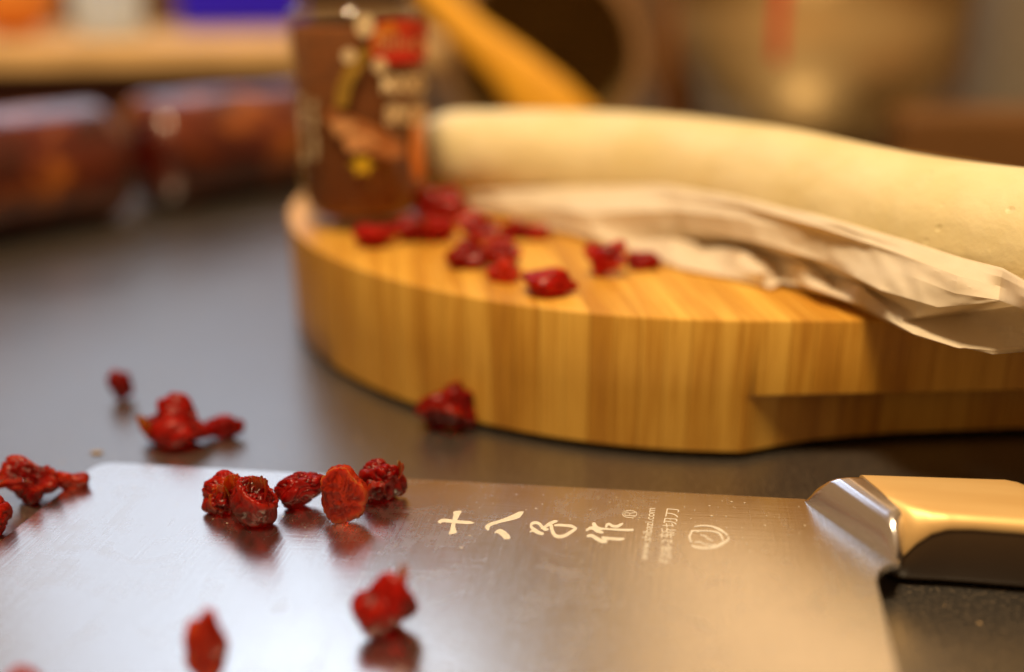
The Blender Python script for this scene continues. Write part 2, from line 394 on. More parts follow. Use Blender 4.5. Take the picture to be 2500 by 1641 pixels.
# bolster: swells out of the blade and meets the handle along a slanting seam
def bol(t, w):
    C = np.array([-0.4, -1.6])+t*np.array([18.6, -30.2]); Sm = np.array([12.9, -2.6])+t*np.array([8.6, -21.6])
    zc = blade_z(C[0])-0.1
    g = np.interp(w, [0, .10, .2, .34, .5, .7, 1], [0, .36, .60, .80, .91, .97, 1.0])
    xy = C+(Sm-C)*w
    ztop = 20.7
    z = zc+(ztop-zc)*g
    # rounding down at the far and near ends
    if t < 0.10: z -= (z-zc)*0.55*(1-math.sqrt(max(0, 1-((0.10-t)/0.10)**2)))
    if t > 0.78: k = (t-0.78)/0.22; z -= (z-8.8)*(1-math.sqrt(max(0, 1-k*k)))*(0.55+0.45*w) if w > 0 else 0
    return np.array([xy[0], xy[1], z])
nt, nw = 40, 28
rows = []
for i in range(nt+1):
    t = i/nt
    row = [bol(t, j/nw) for j in range(nw+1)]
    lo0 = np.array([row[0][0], row[0][1], 9.0]); lo1 = np.array([row[-1][0], row[-1][1], 8.4])
    row = [np.array([lo0[0], lo0[1], 8.6])]+row+[lo1]
    rows.append(row)
V, Fc = loft(rows, closed=True)
o = mesh_obj('bolster', V, Fc, M['bolster'], knife); fix_normals(o); autosmooth(o, 50)
# handle: golden upper shell with a rolled front edge, dark body below it
def handle_rings(which):
    rings = []
    for s_ in np.concatenate([np.linspace(0, 14, 22), np.linspace(16, 95, 30)]):
        r = float(np.interp(s_, [0, 2.5, 6, 10, 16, 95], [11.5, 7.5, 4.4, 2.9, 2.4, 2.6]))
        yb = np.interp(s_, [0, 39, 40, 44, 60, 95], [-2.6, 0.9, 0.6, -5.0, -7.0, -6.0])
        yf = np.interp(s_, [0, 2, 6, 12, 20, 60, 95], [-23.9, -24.2, -23.9, -23.4, -23.2, -22.8, -21.0])
        zt = 21.0; zr = zt-r
        if which == 'shell':
            prof = [(yb+0.3, zr-1.0), (yb, zr), (yb, zt-1.4), (yb-0.5, zt-0.4), (yb-1.6, zt)]
            for a in np.linspace(0, math.pi/2, 12): prof.append((yf+r-r*math.sin(a), zt-r+r*math.cos(a)))
            prof += [(yf+0.1, zr-0.5), (yf+0.6, zr-1.0)]
        else:
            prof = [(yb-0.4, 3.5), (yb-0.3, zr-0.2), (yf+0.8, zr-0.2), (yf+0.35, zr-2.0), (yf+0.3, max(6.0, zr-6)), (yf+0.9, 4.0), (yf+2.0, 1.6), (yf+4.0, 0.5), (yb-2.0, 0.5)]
        rings.append([(12.95+8.6*np.clip((y+2.6)/(-21.3), 0, 1)+s_+(0.15 if which != 'shell' else 0), y, z) for y, z in prof])
    return rings
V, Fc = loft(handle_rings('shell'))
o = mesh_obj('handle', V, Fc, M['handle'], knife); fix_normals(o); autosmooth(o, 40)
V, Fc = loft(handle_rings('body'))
o = mesh_obj('handle_side', V, Fc, simple('dark_brown_handle_lower', (0.055, 0.030, 0.012), 0.45, vscale=40), knife); fix_normals(o); autosmooth(o, 50)  # handle below the golden shell, in a separate darker brown

# ------------------------------------------------------------------ round bamboo board, built strip by strip
BC, BR, BZ0, BZ = np.array([76.1, 468.5]), 178.0, 2.2, 47.5
pts = []
for a in np.linspace(math.pi*1.5, math.pi*0.5, 260): pts.append((BC[0]+BR*math.cos(a), BC[1]+BR*math.sin(a)))
half = [(x, y) for x, y in pts]
top_e = [(130, 638), (180, 615), (225, 578), (262, 530), (290, 480), (312, 430), (322, 390)]
bot_e = [(326, 350), (318, 318), (296, 298), (270, 290.5)]
outline = half+top_e+bot_e
BA = math.radians(7.0); ca, sa = math.cos(BA), math.sin(BA)
def b_rot(p): q = np.array(p)-BC; return np.array([q[0]*ca+q[1]*sa, -q[0]*sa+q[1]*ca])
def b_inv(x, y): return (BC[0]+x*ca-y*sa, BC[1]+x*sa+y*ca)
R_ = np.array([b_rot(p) for p in outline])
ring2 = np.vstack([R_, R_[:1]])
def span(x):
    ys = []
    for a, b in zip(ring2[:-1], ring2[1:]):
        if (a[0]-x)*(b[0]-x) <= 0 and a[0] != b[0]: ys.append(a[1]+(b[1]-a[1])*(x-a[0])/(b[0]-a[0]))
    return min(ys), max(ys)
xmin, xmax = R_[:, 0].min()+0.05, R_[:, 0].max()-0.05
board = tag(empty('chopping_board', (BC[0], BC[1], 0), BA), 'thick rounded bamboo chopping board holding the jar, pale roll and cranberries', 'chopping board')
STRIP = 7.5
edges = [xmin]+[x for x in np.arange(-400, 600, STRIP)+b_rot((58, 293))[0] if xmin+4 < x < xmax-4]+[xmax]
for i in range(len(edges)-1):
    x0, x1 = edges[i]+0.06, edges[i+1]-0.06
    rings = []
    n = 12 if i < 5 else 6
    for x in np.linspace(x0, x1, n):
        f, b = span(x); b = max(b, f+6)
        wx = b_inv(x, f)[0]
        rec = float(np.interp(wx, [74, 80, 90, 101, 130, 173, 260, 300, 330], [0, 2.2, 6.0, 9.5, 15, 18.5, 19, 8, 0]))
        zs = float(np.interp(wx, [74, 170], [22.0, 24.5]))
        e = 1.3
        prof = [(f+rec+0.8, BZ0), (f+rec, BZ0+0.8), (f+rec, zs-2.5), (f+rec*0.8, zs-0.6), (f+0.4*min(rec, 1), zs), (f, zs+0.5), (f, BZ-e), (f+0.4, BZ-0.4), (f+e, BZ),
                (b-e, BZ), (b, BZ-e), (b, BZ0+0.8), (b-0.8, BZ0)]
        rings.append([(x, y, z) for y, z in prof])
    V, Fc = loft(rings)
    o = mesh_obj('bamboo_strip', V, Fc, M['bamboo'], board); autosmooth(o, 25)
for fx, fy in [(-95, -70), (-95, 70), (170, -150), (110, 90)]:
    V, Fc = lathe([(0.01, 0.0), (9, 0.0), (9, 2.15), (0.01, 2.15)], fx, fy, 20)
    mesh_obj('rubber_foot', V, Fc, M['rubber'], board)

# ------------------------------------------------------------------ pale roll lying on the board
def tube_between(pts, radii, n=40, zflat=None, wob=0.0, seed=0, caps=True):
    pts = np.array(pts, float); rings = []
    tg = np.gradient(pts, axis=0); tg /= np.linalg.norm(tg, axis=1)[:, None]
    for k, (p, r, t) in enumerate(zip(pts, radii, tg)):
        side = np.array([t[1], -t[0], 0]); side /= max(np.linalg.norm(side), 1e-6); up = np.cross(side, t)
        ring_ = []
        for a in np.linspace(0, 2*math.pi, n, endpoint=False):
            rr = r
            if wob: 
                q = (p+side*r*math.cos(a)+up*r*math.sin(a))*0.02
                rr = r*(1+wob*noise.noise(Vector((q[0]+seed, q[1], q[2]))))
            w = p+side*rr*math.cos(a)+up*rr*math.sin(a)
            if zflat is not None: w[2] = max(w[2], zflat)
            ring_.append(w)
        rings.append(ring_)
    return loft(rings, True, caps)
ctl = np.array([(-47, 473), (-22, 461), (0, 450), (43, 432), (69, 409), (92, 379), (104, 355), (115, 334), (125, 317), (138, 300), (153, 281), (175, 254)], float)
cl = np.r_[0, np.cumsum(np.linalg.norm(np.diff(ctl, axis=0), axis=1))]
cx_, cy_ = [np.interp(np.linspace(0, cl[-1], 90), cl, ctl[:, k]) for k in (0, 1)]
for _ in range(3):
    cx_[1:-1] = (cx_[:-2]+2*cx_[1:-1]+cx_[2:])/4; cy_[1:-1] = (cy_[:-2]+2*cy_[1:-1]+cy_[2:])/4
LL = cl[-1]; log_ax = np.c_[cx_, cy_]
def log_at(d):
    k = d/LL*89; a = int(min(k, 88)); return log_ax[a]+(log_ax[a+1]-log_ax[a])*(k-a)
def log_r(d): return float(np.interp(d, [0, 60, 150, 220, 320], [20.5, 22.0, 23.6, 23.6, 23.6]))
pts, rad = [], []
for d in np.concatenate([28*(1-np.cos(np.linspace(0, math.pi/2, 20))), np.linspace(29.5, LL, 70)]):
    rfull = log_r(d); e = 28.0
    r = rfull*(math.sqrt(max(1e-4, 1-((e-d)/e)**2.0)) if d < e else 1.0)
    q = log_at(d); pts.append((q[0], q[1], BZ+rfull-0.4)); rad.append(r)
V, Fc = tube_between(pts, rad, 64, zflat=BZ+0.15, wob=0.05, seed=3)
o = mesh_obj('dough_roll', V, Fc, M['dough'], origin=(60, 420, BZ)); fix_normals(o)
tag(o, 'long thick pale yellow roll lying across the bamboo board behind crumpled paper', 'dough roll')

# ------------------------------------------------------------------ crumpled parchment in front of the roll
# rows run along the roll, from the edge that leans on the roll to the front edge; (u, v, height above the board)
rowsP = [
 [(1085, 478, 3), (1200, 466, 9), (1400, 456, 13), (1617, 450, 18), (1780, 476, 20), (1996, 523, 22), (2206, 583, 23), (2350, 630, 23), (2447, 654, 25), (2600, 740, 25)],
 [(1092, 486, 3), (1215, 484, 8), (1420, 485, 14), (1640, 478, 20), (1805, 500, 23), (2005, 555, 23), (2195, 620, 22), (2340, 675, 21), (2445, 700, 20), (2600, 770, 24)],
 [(1100, 492, 3), (1230, 500, 6), (1440, 520, 11), (1655, 512, 17), (1825, 535, 20), (2020, 592, 19), (2190, 662, 18), (2330, 716, 17), (2440, 733, 17), (2600, 790, 20)],
 [(1120, 500, 2.5), (1260, 523, 3), (1450, 560, 5), (1660, 556, 10), (1850, 588, 14), (2020, 640, 13), (2150, 708, 12.5), (2290, 750, 12), (2420, 738, 16), (2600, 715, 22)],
 [(1140, 506, 1.5), (1270, 532, 1.5), (1460, 584, 2), (1640, 592, 3), (1830, 606, 2.5), (2000, 650, 5), (2110, 702, 7), (2240, 772, 7), (2380, 745, 12), (2600, 700, 24)],
 [(1142, 508, 1.2), (1272, 535, 1.2), (1464, 588, 1.2), (1640, 582, 8), (1715, 598, 4), (1800, 612, 9), (1885, 640, 4.5), (1960, 645, 10), (2030, 680, 5), (2100, 698, 10), (2200, 786, 4), (2380, 760, 6), (2600, 730, 14)],
 [(1144, 509, 1.0), (1275, 537, 1.0), (1466, 590, 1.0), (1650, 628, 3), (1760, 652, 1.5), (1862, 668, 5), (1900, 672, 1.5), (2000, 708, 4.5), (2110, 748, 4), (2230, 815, 3), (2340, 850, 1), (2600, 840, 2)],
 [(1146, 510, 0.8), (1277, 538, 0.8), (1468, 591, 0.8), (1655, 655, 0.8), (1770, 676, 0.8), (1882, 705, 0.8), (1908, 688, 2.5), (1975, 712, 0.8), (2058, 734, 0.8), (2130, 768, 1.0), (2236, 820, 1.5), (2425, 866, 0.5), (2600, 850, 0)],
]
def resample(row, n):
    p = np.array(row, float); L = np.r_[0, np.cumsum(np.linalg.norm(np.diff(p[:, :2], axis=0), axis=1))]; L /= L[-1]
    t = np.linspace(0, 1, n); return np.c_[[np.interp(t, L, p[:, k]) for k in range(3)]].T
NC = 190
RS = [np.array([un(u, v, BZ+h) for u, v, h in resample(r, NC)]) for r in rowsP]
grid = []
for a in range(len(RS)-1):
    for t in np.linspace(0, 1, 7)[:-1]: grid.append(RS[a]*(1-t)+RS[a+1]*t)
grid.append(RS[-1]); grid = np.array(grid)
nr = grid.shape[0]
rg = random.Random(11)
creases = [(rg.uniform(0, 1), rg.uniform(0, 1), rg.uniform(0, math.pi), rg.uniform(0.3, 1.0)) for _ in range(48)]
P = grid.copy()
axd = np.linspace(0, LL, 90); axr = np.array([log_r(d) for d in axd]); C3 = np.c_[log_ax, BZ+axr-0.4]
cam_p = np.array([0, 0, CAMH]); to_cam = cam_p-P; to_cam /= np.linalg.norm(to_cam, axis=2)[:, :, None]
push = np.zeros((nr, NC))
for _ in range(500):                 # keep the sheet on the outside of the roll
    Q = P+to_cam*push[:, :, None]
    dd = (np.linalg.norm(C3[None, None, 5:]-Q[:, :, None], axis=3)-axr[None, None, 5:]).min(axis=2)
    bad = dd < 1.2
    if not bad.any(): break
    push[bad] += 0.2
for _ in range(5):
    q_ = np.pad(push, 1, mode='edge'); push = np.maximum((q_[:-2, 1:-1]+q_[2:, 1:-1]+q_[1:-1, :-2]+q_[1:-1, 2:])/4, push*0.97)
P = P+to_cam*push[:, :, None]
for i in range(nr):
    for j in range(NC):
        X, Y = j/(NC-1)*6.0, i/(nr-1)*1.4
        h = 0
        for cx, cy, an, am in creases:
            dx, dy = X-cx*6, Y-cy*1.4
            d = dx*math.cos(an)+dy*math.sin(an); r2 = dx*dx+dy*dy
            h += am*max(0, 0.11-abs(d))*math.exp(-r2/0.35)*9
        h += 1.2*noise.noise(Vector((X*1.6, Y*2.2, 4.0)))+0.5
        vd = noise.voronoi(Vector((X*2.1+0.3*Y, Y*2.6, 0.0)))[0]; h += 1.9*min(vd[0], 0.6)
        vd = noise.voronoi(Vector((X*5.0, Y*5.5+X, 3.0)))[0]; h += 0.55*min(vd[0], 0.6)
        w = min(1, min(i, nr-1-i)/4+0.25)*min(1, j/14)
        P[i, j] += to_cam[i, j]*max(h, 0)*w*1.05
P[:, :, 2] = np.where((P[:, :, 1] > 290), np.maximum(P[:, :, 2], BZ+0.3), P[:, :, 2])
V = P.reshape(-1, 3); Fc = [(i*NC+j, i*NC+j+1, (i+1)*NC+j+1, (i+1)*NC+j) for i in range(nr-1) for j in range(NC-1)]
o = mesh_obj('parchment_paper', V, Fc, M['paper'], origin=(80, 330, BZ))
sm = o.modifiers.new('thickness', 'SOLIDIFY'); sm.thickness = 0.00012; sm.offset = 0
autosmooth(o, 14)
tag(o, 'crumpled translucent baking paper tucked under the pale roll on the board', 'paper')

# ------------------------------------------------------------------ dried cranberries
_ico = {}
def ico(n):
    if n not in _ico:
        bm = bmesh.new(); bmesh.ops.create_icosphere(bm, subdivisions=n, radius=1.0)
        v = np.array([x.co[:] for x in bm.verts]); f = [tuple(y.index for y in x.verts) for x in bm.faces]; bm.free(); _ico[n] = (v, f)
    return _ico[n]
def flap(seed, w, h, n=12):
    """a torn curl of skin: curved thin sheet with two sides and an uneven rim"""
    r = random.Random(seed); V, T = [], []
    for side in (0, 1):
        for i in range(n+1):
            for j in range(n+1):
                a, b = i/n*2-1, j/n
                rim = 1+0.25*noise.noise(Vector((a*2+seed, b*2, 1)))
                x = a*w/2*math.sqrt(max(0.02, 1-(b*0.95)**2*0.8))*rim
                y = b*h*rim; z = 0.35*h*(b**2)+0.25*w*(a*a)+0.15*h*noise.noise(Vector((a*1.5+seed, b*1.5, 7)))
                V.append((x, y, z+(0.18 if side else 0.0))); T.append(0.55+0.45*b)
    F_ = []; m = (n+1)*(n+1)
    for s_ in (0, 1):
        for i in range(n):
            for j in range(n):
                q = [s_*m+i*(n+1)+j, s_*m+(i+1)*(n+1)+j, s_*m+(i+1)*(n+1)+j+1, s_*m+i*(n+1)+j+1]
                F_.append(tuple(q if s_ else q[::-1]))
    for i in range(n):
        for j0 in (0, n):
            a, b = i*(n+1)+j0, (i+1)*(n+1)+j0; F_.append((a, b, m+b, m+a))
        for i0 in (0, n):
            a, b = i0*(n+1)+i, i0*(n+1)+i+1; F_.append((a, b, m+b, m+a))
    return np.array(V), F_, np.array(T)
NB = [0]
def cranberry(box, surf, seed, label, mat='berry', group='dried cranberries scattered round the cleaver and board', deep=0.8, cav=None, cavk=0.5,
              crease=0.22, lobes=0.25, flaps=(), sub=None, yaw=0.0, roll=0.0, upright=None, sink=0.9, lift=0.0):
    u0, v0, u1, v1 = box
    uc = (u0+u1)/2
    def ground(u, v):
        if surf == 'blade': return k2w(bl(u, v))
        return un(u, v, 0.0 if surf == 'counter' else BZ)
    base = ground(uc, v1-(v1-v0)*0.14)
    dep = depth(base+np.array([0, 0, 4])); W = (u1-u0)*dep/FPX
    el = math.asin((CAMH-base[2]-4)/np.linalg.norm(base-np.array([0, 0, CAMH])))
    Hpx = (v1-v0)*dep/FPX
    Dm = W*deep
    Hm = math.sqrt(max((Hpx*0.5)**2-(Dm*0.5*math.sin(el))**2, (0.28*Hpx)**2))*2/math.cos(el) if upright is None else Hpx*upright
    n = sub or 4
    v, f = ico(n)
    sd = seed*7.31
    out = np.empty_like(v); tone = np.empty(len(v))
    cd = np.array(cav, float)/np.linalg.norm(cav) if cav is not None else None
    for i, p in enumerate(v):
        P_ = Vector((p[0]+sd, p[1]-sd*0.3, p[2]+sd*0.7))
        w1 = noise.noise(P_*1.1); w2 = noise.noise(P_*1.1+Vector((9, 4, 2)))
        Q = P_*1.9+Vector((w1, w2, w1-w2))*1.1
        a = noise.noise(Q); b = noise.noise(Q*2.1+Vector((3, 1, 5))); c = noise.noise(Q*4.6); 
        r = 1+lobes*w1*1.6
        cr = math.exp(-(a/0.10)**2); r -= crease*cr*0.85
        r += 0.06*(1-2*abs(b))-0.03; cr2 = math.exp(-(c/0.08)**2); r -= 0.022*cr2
        if n > 4: r += 0.008*noise.noise(Q*9.5)
        tn = 0.33-0.30*cr-0.10*cr2+0.35*max(0, b)+0.15*w2
        if cd is not None:
            dt = p@cd
            k = smoothstep(dt, 0.35, 0.85)
            wr = noise.noise(Q*3.3+Vector((1, 7, 2))); wr2 = noise.noise(Q*7.7)
            push_in = cavk*k*(0.80+0.25*c)-k*(0.10*(1-2*abs(wr))+0.05*(1-2*abs(wr2)))
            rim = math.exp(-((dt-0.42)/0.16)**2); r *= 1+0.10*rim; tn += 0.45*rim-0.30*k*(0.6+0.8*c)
            r += 0.05*k*noise.noise(Q*7.0)
        out[i] = p*r-(cd*push_in if cd is not None else 0); tone[i] = tn
    V = out; Fx = list(f); T = tone
    lo, hi = V.min(0), V.max(0); V = (V-(lo+hi)/2)/((hi-lo)/2)
    V = V*np.array([W/2, Dm/2, Hm/2])
    for k, (fx, fy, fz, fw, fh, az, tilt) in enumerate(flaps):
        fv, ff, ft = flap(seed*3+k, fw, fh)
        R1 = np.array(Matrix.Rotation(az, 3, 'Z') @ Matrix.Rotation(tilt, 3, 'X'))
        fv = fv@R1.T+np.array([fx, fy, fz]); off = len(V)
        V = np.vstack([V, fv]); Fx += [tuple(q+off for q in t_) for t_ in ff]; T = np.r_[T, ft]
    Rm = np.array(Matrix.Rotation(yaw, 3, 'Z') @ Matrix.Rotation(roll, 3, 'Y')); V = V@Rm.T
    V[:, 2] -= V[:, 2].min()
    # settle: flatten the underside a little where it rests
    V[:, 2] = np.where(V[:, 2] < sink, sink+(V[:, 2]-sink)*0.3, V[:, 2])
    V[:, 2] -= V[:, 2].min()-lift-0.03
    if surf == 'blade':
        V[:, 2] += 0.038*(V[:, 0]*kex[0]+V[:, 1]*kex[1])
        V[:, 2] -= min(0, V[:, 2].min())*0
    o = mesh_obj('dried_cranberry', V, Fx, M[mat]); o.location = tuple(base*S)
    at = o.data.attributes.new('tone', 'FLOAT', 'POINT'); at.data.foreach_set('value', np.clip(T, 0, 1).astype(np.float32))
    tag(o, label, 'cranberry', group); return o
GB, GC, GD = 'dried cranberries on the cleaver blade', 'dried cranberries on the dark counter', 'dried cranberries on the bamboo board'
# on the blade
cranberry((494, 1156, 650, 1262), 'blade', 3, 'ragged open red cranberry on the blade behind the plump translucent one', group=GB, deep=.62, cav=(.35, -.8, .35), cavk=.6, crease=.34, lobes=.34, sub=5,
          flaps=[(1, -3, 0.5, 5, 6, 0.3, 1.2), (-1.0, -3.3, -1, 5, 5, -0.4, 1.3)])
cranberry((568, 1172, 684, 1300), 'blade', 8, 'plump translucent red cranberry with torn pale skin, in front of the ragged one', group=GB, deep=.85, crease=.07, lobes=.12, sub=5, cav=(.45, -.1, .85), cavk=.45, mat='berry_deep',
          flaps=[(3.2, -1.5, 2.2, 4.5, 5, -0.9, 1.0), (1.0, -1.5, 4.2, 4, 3.6, 0.5, 0.8)])
cranberry((672, 1166, 806, 1252), 'blade', 12, 'long narrow wrinkled dark red cranberry lying between two upright ones on the blade', group=GB, deep=.5, crease=.26, lobes=.25, sub=5, yaw=0.15, roll=-0.22, mat='berry_deep')
cranberry((868, 1130, 996, 1232), 'blade', 21, 'dark wrinkled cranberry hanging over the top edge of the blade, right of the orange one', 'berry_deep', group=GB, deep=.65, crease=.26, lobes=.34, sub=5,
          flaps=[(-1, -4.0, -1.5, 6, 5, 0.1, 1.6), (5.2, -1, 1.5, 4, 4, -1.2, 0.9)])
cranberry((786, 1142, 906, 1288), 'blade', 30, 'upright orange red cranberry half with a pithy brown middle and curled rim', group=GB, deep=.42, upright=1.06, crease=.10, lobes=.26, sub=5, cav=(0, -1, -.12), cavk=.55, mat='berry_orange', roll=math.pi)
cranberry((862, 1388, 1026, 1562), 'blade', 53, 'large blurred red cranberry alone on the middle of the blade, left of the etched characters', group=GB, deep=.75, crease=.22, lobes=.30, sub=4, sink=3.2,
          flaps=[(4.2, 0, 5.5, 3, 4, -0.9, 1.0)])
cranberry((456, 1468, 570, 1680), 'blade', 51, 'long blurred orange red cranberry at the bottom edge of the photo on the blade', 'berry_orange', group=GB, deep=.6, upright=1.0, crease=.15, lobes=.42, cav=(0, -1, .2), cavk=.25)
cranberry((15, 1628, 112, 1740), 'blade', 57, 'orange cranberry tip just showing in the bottom left corner of the photo', 'berry_orange', group=GB, deep=.8, crease=.15)
# on the counter
cranberry((338, 974, 520, 1108), 'counter', 61, 'big bright red crumpled cranberry on the counter behind the blade corner', group=GC, deep=.65, crease=.2, lobes=.4, sub=5,
          flaps=[(-7, -3, -3.0, 6, 7, 1.5, 0.7)])
cranberry((492, 1014, 600, 1078), 'counter', 66, 'thin dark red cranberry touching the right side of the big bright one', 'berry_deep', group=GC, deep=.5, lobes=.3)
cranberry((270, 905, 328, 986), 'counter', 70, 'small blurred dark red cranberry alone on the counter, farthest left of the board', 'berry_deep', group=GC, deep=.8)
cranberry((12, 1124, 158, 1236), 'counter', 75, 'dark folded cranberry beside the left edge of the blade, left of the orange one', 'berry_deep', group=GC, deep=.6, crease=.32, lobes=.4, cav=(0, -.5, .8), cavk=.5, sub=5,
          flaps=[(-1, -4, 0.5, 12, 3, 0.0, 1.5)])
cranberry((132, 1146, 225, 1215), 'counter', 79, 'orange red cranberry half hidden behind the left edge of the blade', 'berry_orange', group=GC, deep=.6, crease=.2, lobes=.35)
cranberry((-70, 1215, 34, 1318), 'counter', 83, 'glossy dark red cranberry cut off by the left border of the photo', group=GC, deep=.8, sub=5)
cranberry((1012, 950, 1166, 1070), 'counter', 90, 'dark red cranberry leaning against the foot of the bamboo board', 'berry_deep', group=GC, deep=.6, crease=.28, lobes=.45, cav=(-.2, -.6, -.7), cavk=.5)
# on the board
bb = [((862, 548, 968, 612), 101, 'berry', 'narrow red cranberry at the left end of the pile, in front of the jar'),
 ((950, 530, 1040, 600), 104, 'berry_deep', 'dark cranberry with a pale shine beside the narrow one at the foot of the jar'),
 ((1000, 462, 1148, 552), 107, 'berry', 'topmost broad red cranberry in the pile, against the end of the pale roll'),
 ((1020, 530, 1116, 600), 111, 'berry', 'bright red cranberry in the middle of the pile on the board'),
 ((1108, 518, 1232, 600), 116, 'berry', 'broad red cranberry right of the middle of the pile, under the paper tip'),
 ((1215, 540, 1290, 592), 119, 'berry_deep', 'small dark cranberry at the right of the pile along the paper edge'),
 ((1262, 548, 1345, 590), 122, 'berry', 'flat cranberry partly tucked under the paper edge, right end of the pile'),
 ((1086, 586, 1196, 664), 127, 'berry_deep', 'very dark cranberry at the front left of the pile on the board'),
 ((1180, 582, 1275, 655), 131, 'berry', 'red cranberry touching the very dark one at the front of the pile'),
 ((1186, 632, 1272, 694), 134, 'berry_orange', 'small orange red cranberry in front of the pile, left of the pointed one'),
 ((1268, 650, 1412, 728), 139, 'berry', 'pointed bright red cranberry nearest the front rim of the board'),
 ((1420, 594, 1528, 686), 145, 'berry', 'round red cranberry standing apart on the board, below the paper'),
 ((1524, 612, 1616, 664), 149, 'berry_deep', 'thin dark cranberry half under the paper, right of the round one')]
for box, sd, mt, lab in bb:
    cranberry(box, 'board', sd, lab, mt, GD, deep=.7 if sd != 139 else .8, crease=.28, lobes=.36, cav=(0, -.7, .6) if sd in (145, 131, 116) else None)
# a crumb on the counter
o_v, o_f = ico(2)
q = un(237, 1108); o = mesh_obj('crumb', np.array([p*np.array([2.2, 1.0, .4])*(1+.3*noise.noise(Vector(p*2))) for p in o_v]), o_f, simple('crumb_tan', (0.35, 0.25, 0.12), 0.8)); o.location = tuple((q+[0, 0, .45])*S)
tag(o, 'tiny pale tan crumb on the counter above the blade corner', 'crumb')

# ------------------------------------------------------------------ spice jar
JX, JY, JR = -63.0, 424.0, 27.5
jar = tag(empty('spice_jar', (JX, JY, BZ)), 'clear glass spice jar of brown powder with red logo on the board', 'spice jar')
prof = [(0.01, 1.2), (16, 1.0), (19, 0.2), (23, 0.6), (26, 3.0), (27.2, 7), (27.5, 12), (27.9, 82), (27.0, 85.5), (23.0, 88.5), (22.0, 90), (22.0, 97),
        (20.0, 97), (20.0, 89.5), (24.5, 84), (25.9, 80), (25.6, 12), (24.8, 8), (22, 5.2), (0.01, 4.6)]
prof = [(r*(0.95+0.07*z/84), z) for r, z in prof]; V, Fc = lathe(prof, 0, 0, 64); o = mesh_obj('glass_body', V, Fc, M['glass'], jar); fix_normals(o)
V, Fc = lathe([(0.01, 4.75), (20.6, 5.4), (23.2, 8.2), (24.2, 12), (26.0, 79), (24.6, 80.5), (12, 81.5), (0.01, 82)], 0, 0, 64)
mesh_obj('spice_powder', V, Fc, M['spice'], jar)
V, Fc = lathe([(0.01, 102), (23, 102), (24.6, 100.5), (24.6, 91.2), (23.9, 91.2), (23.9, 98.5), (0.01, 98.5)], 0, 0, 64)
autosmooth(mesh_obj('cap', V, Fc, simple('dark_cap_plastic', (0.03, 0.02, 0.015), 0.35), jar))
def jar_patch(name, poly_or_mesh, mat, rr=0.05):
    """(arc mm from the camera-facing line, z mm) -> print wrapped on the glass"""
    V0, F0 = poly_or_mesh
    az0 = math.atan2(-JY, -JX); V = []
    for a, z in V0:
        R = np.interp(z, [0, 12, 84, 89], [24.9, 26.45, 28.5, 27.6])+0.06+rr
        th = az0+a/R; V.append((R*math.cos(th), R*math.sin(th), z))
    return mesh_obj(name, V, F0, mat, jar)
def jpx(u, v):
    # photo point -> (arc, z) on the jar front
    z = 60.0; a = 0.0
    c = np.array([JX, JY]); az0 = math.atan2(-JY, -JX)
    d = ray(u, v); o0 = np.array([0, 0, CAMH]); A = d[0]**2+d[1]**2; B = -2*(d[0]*JX+d[1]*JY); C_ = JX**2+JY**2-27.4**2
    D = max(B*B-4*A*C_, 0); t = (-B-math.sqrt(D))/(2*A); p = o0+t*d
    th = math.atan2(p[1]-JY, p[0]-JX)-az0
    th = (th+math.pi) % (2*math.pi)-math.pi
    return th*np.interp(p[2]-BZ, [0, 12, 84], [24.9, 26.45, 28.5]), p[2]-BZ
def blob(us, n=1):
    pts_ = [jpx(u, v) for u, v in us]; c = np.mean(pts_, axis=0); return [tuple(c)]+pts_, [(0, k+1, (k+1) % len(pts_)+1) for k in range(len(pts_))]
def ell(u, v, ru, rv, n=20, sq=1.0):
    r_ = []
    for a in np.linspace(0, 2*math.pi, n, endpoint=False):
        c_, s_ = math.cos(a), math.sin(a); r_.append((u+ru*math.copysign(abs(c_)**sq, c_), v+rv*math.copysign(abs(s_)**sq, s_)))
    return r_
ink = lambda n, c, r=0.5: simple(n, c, r, var=0.05)
I = dict(red=ink('label_red', (0.80, 0.02, 0.004)), orange=ink('label_orange', (0.85, 0.25, 0.01)), cream=ink('label_cream', (0.85, 0.68, 0.42)),
         leaf=ink('label_olive', (0.42, 0.25, 0.03)), bark=ink('label_bark', (0.55, 0.20, 0.06)), bark2=ink('label_pale_bark', (0.75, 0.38, 0.16)), yel=ink('label_yellow', (0.75, 0.50, 0.02)))
jar_patch('logo_badge', blob(ell(972, 100, 70, 54, 28, 0.5)), I['red'], 0.02)
jar_patch('logo_flash', blob([(908, 110), (915, 70), (950, 52), (1000, 54), (985, 68), (950, 82), (930, 105)]), I['orange'], 0.06)
def jar_text(body, u0, u1, v0, v1, mat, name='label_text', vertical=False, rr=0.10, bold=0.02):
    c = bpy.data.curves.new('t', 'FONT'); c.body = body; c.offset = bold
    t = bpy.data.objects.new('t', c); col.objects.link(t); bpy.context.view_layer.update()
    me = bpy.data.meshes.new_from_object(t.evaluated_get(bpy.context.evaluated_depsgraph_get()))
    vs = np.array([v.co[:] for v in me.vertices]); fs = [tuple(p.vertices) for p in me.polygons]; bpy.data.objects.remove(t)
    lo, hi = vs.min(0), vs.max(0); out = []
    for x, y, _ in vs:
        a, b = (x-lo[0])/(hi[0]-lo[0]), (y-lo[1])/(hi[1]-lo[1])
        if vertical: uu, vv = u0+(u1-u0)*(1-b), v1+(v0-v1)*a
        else: uu, vv = u0+(u1-u0)*a, v1+(v0-v1)*b
        out.append(jpx(uu, vv))
    return jar_patch(name, (out, fs), mat, rr)
jar_text('Silvo', 918, 1034, 78, 124, ink('logo_peach', (0.90, 0.45, 0.20)), 'logo_text', bold=0.0)
jar_text('MIXED', 930, 1036, 182, 228, I['cream'], bold=0.05)
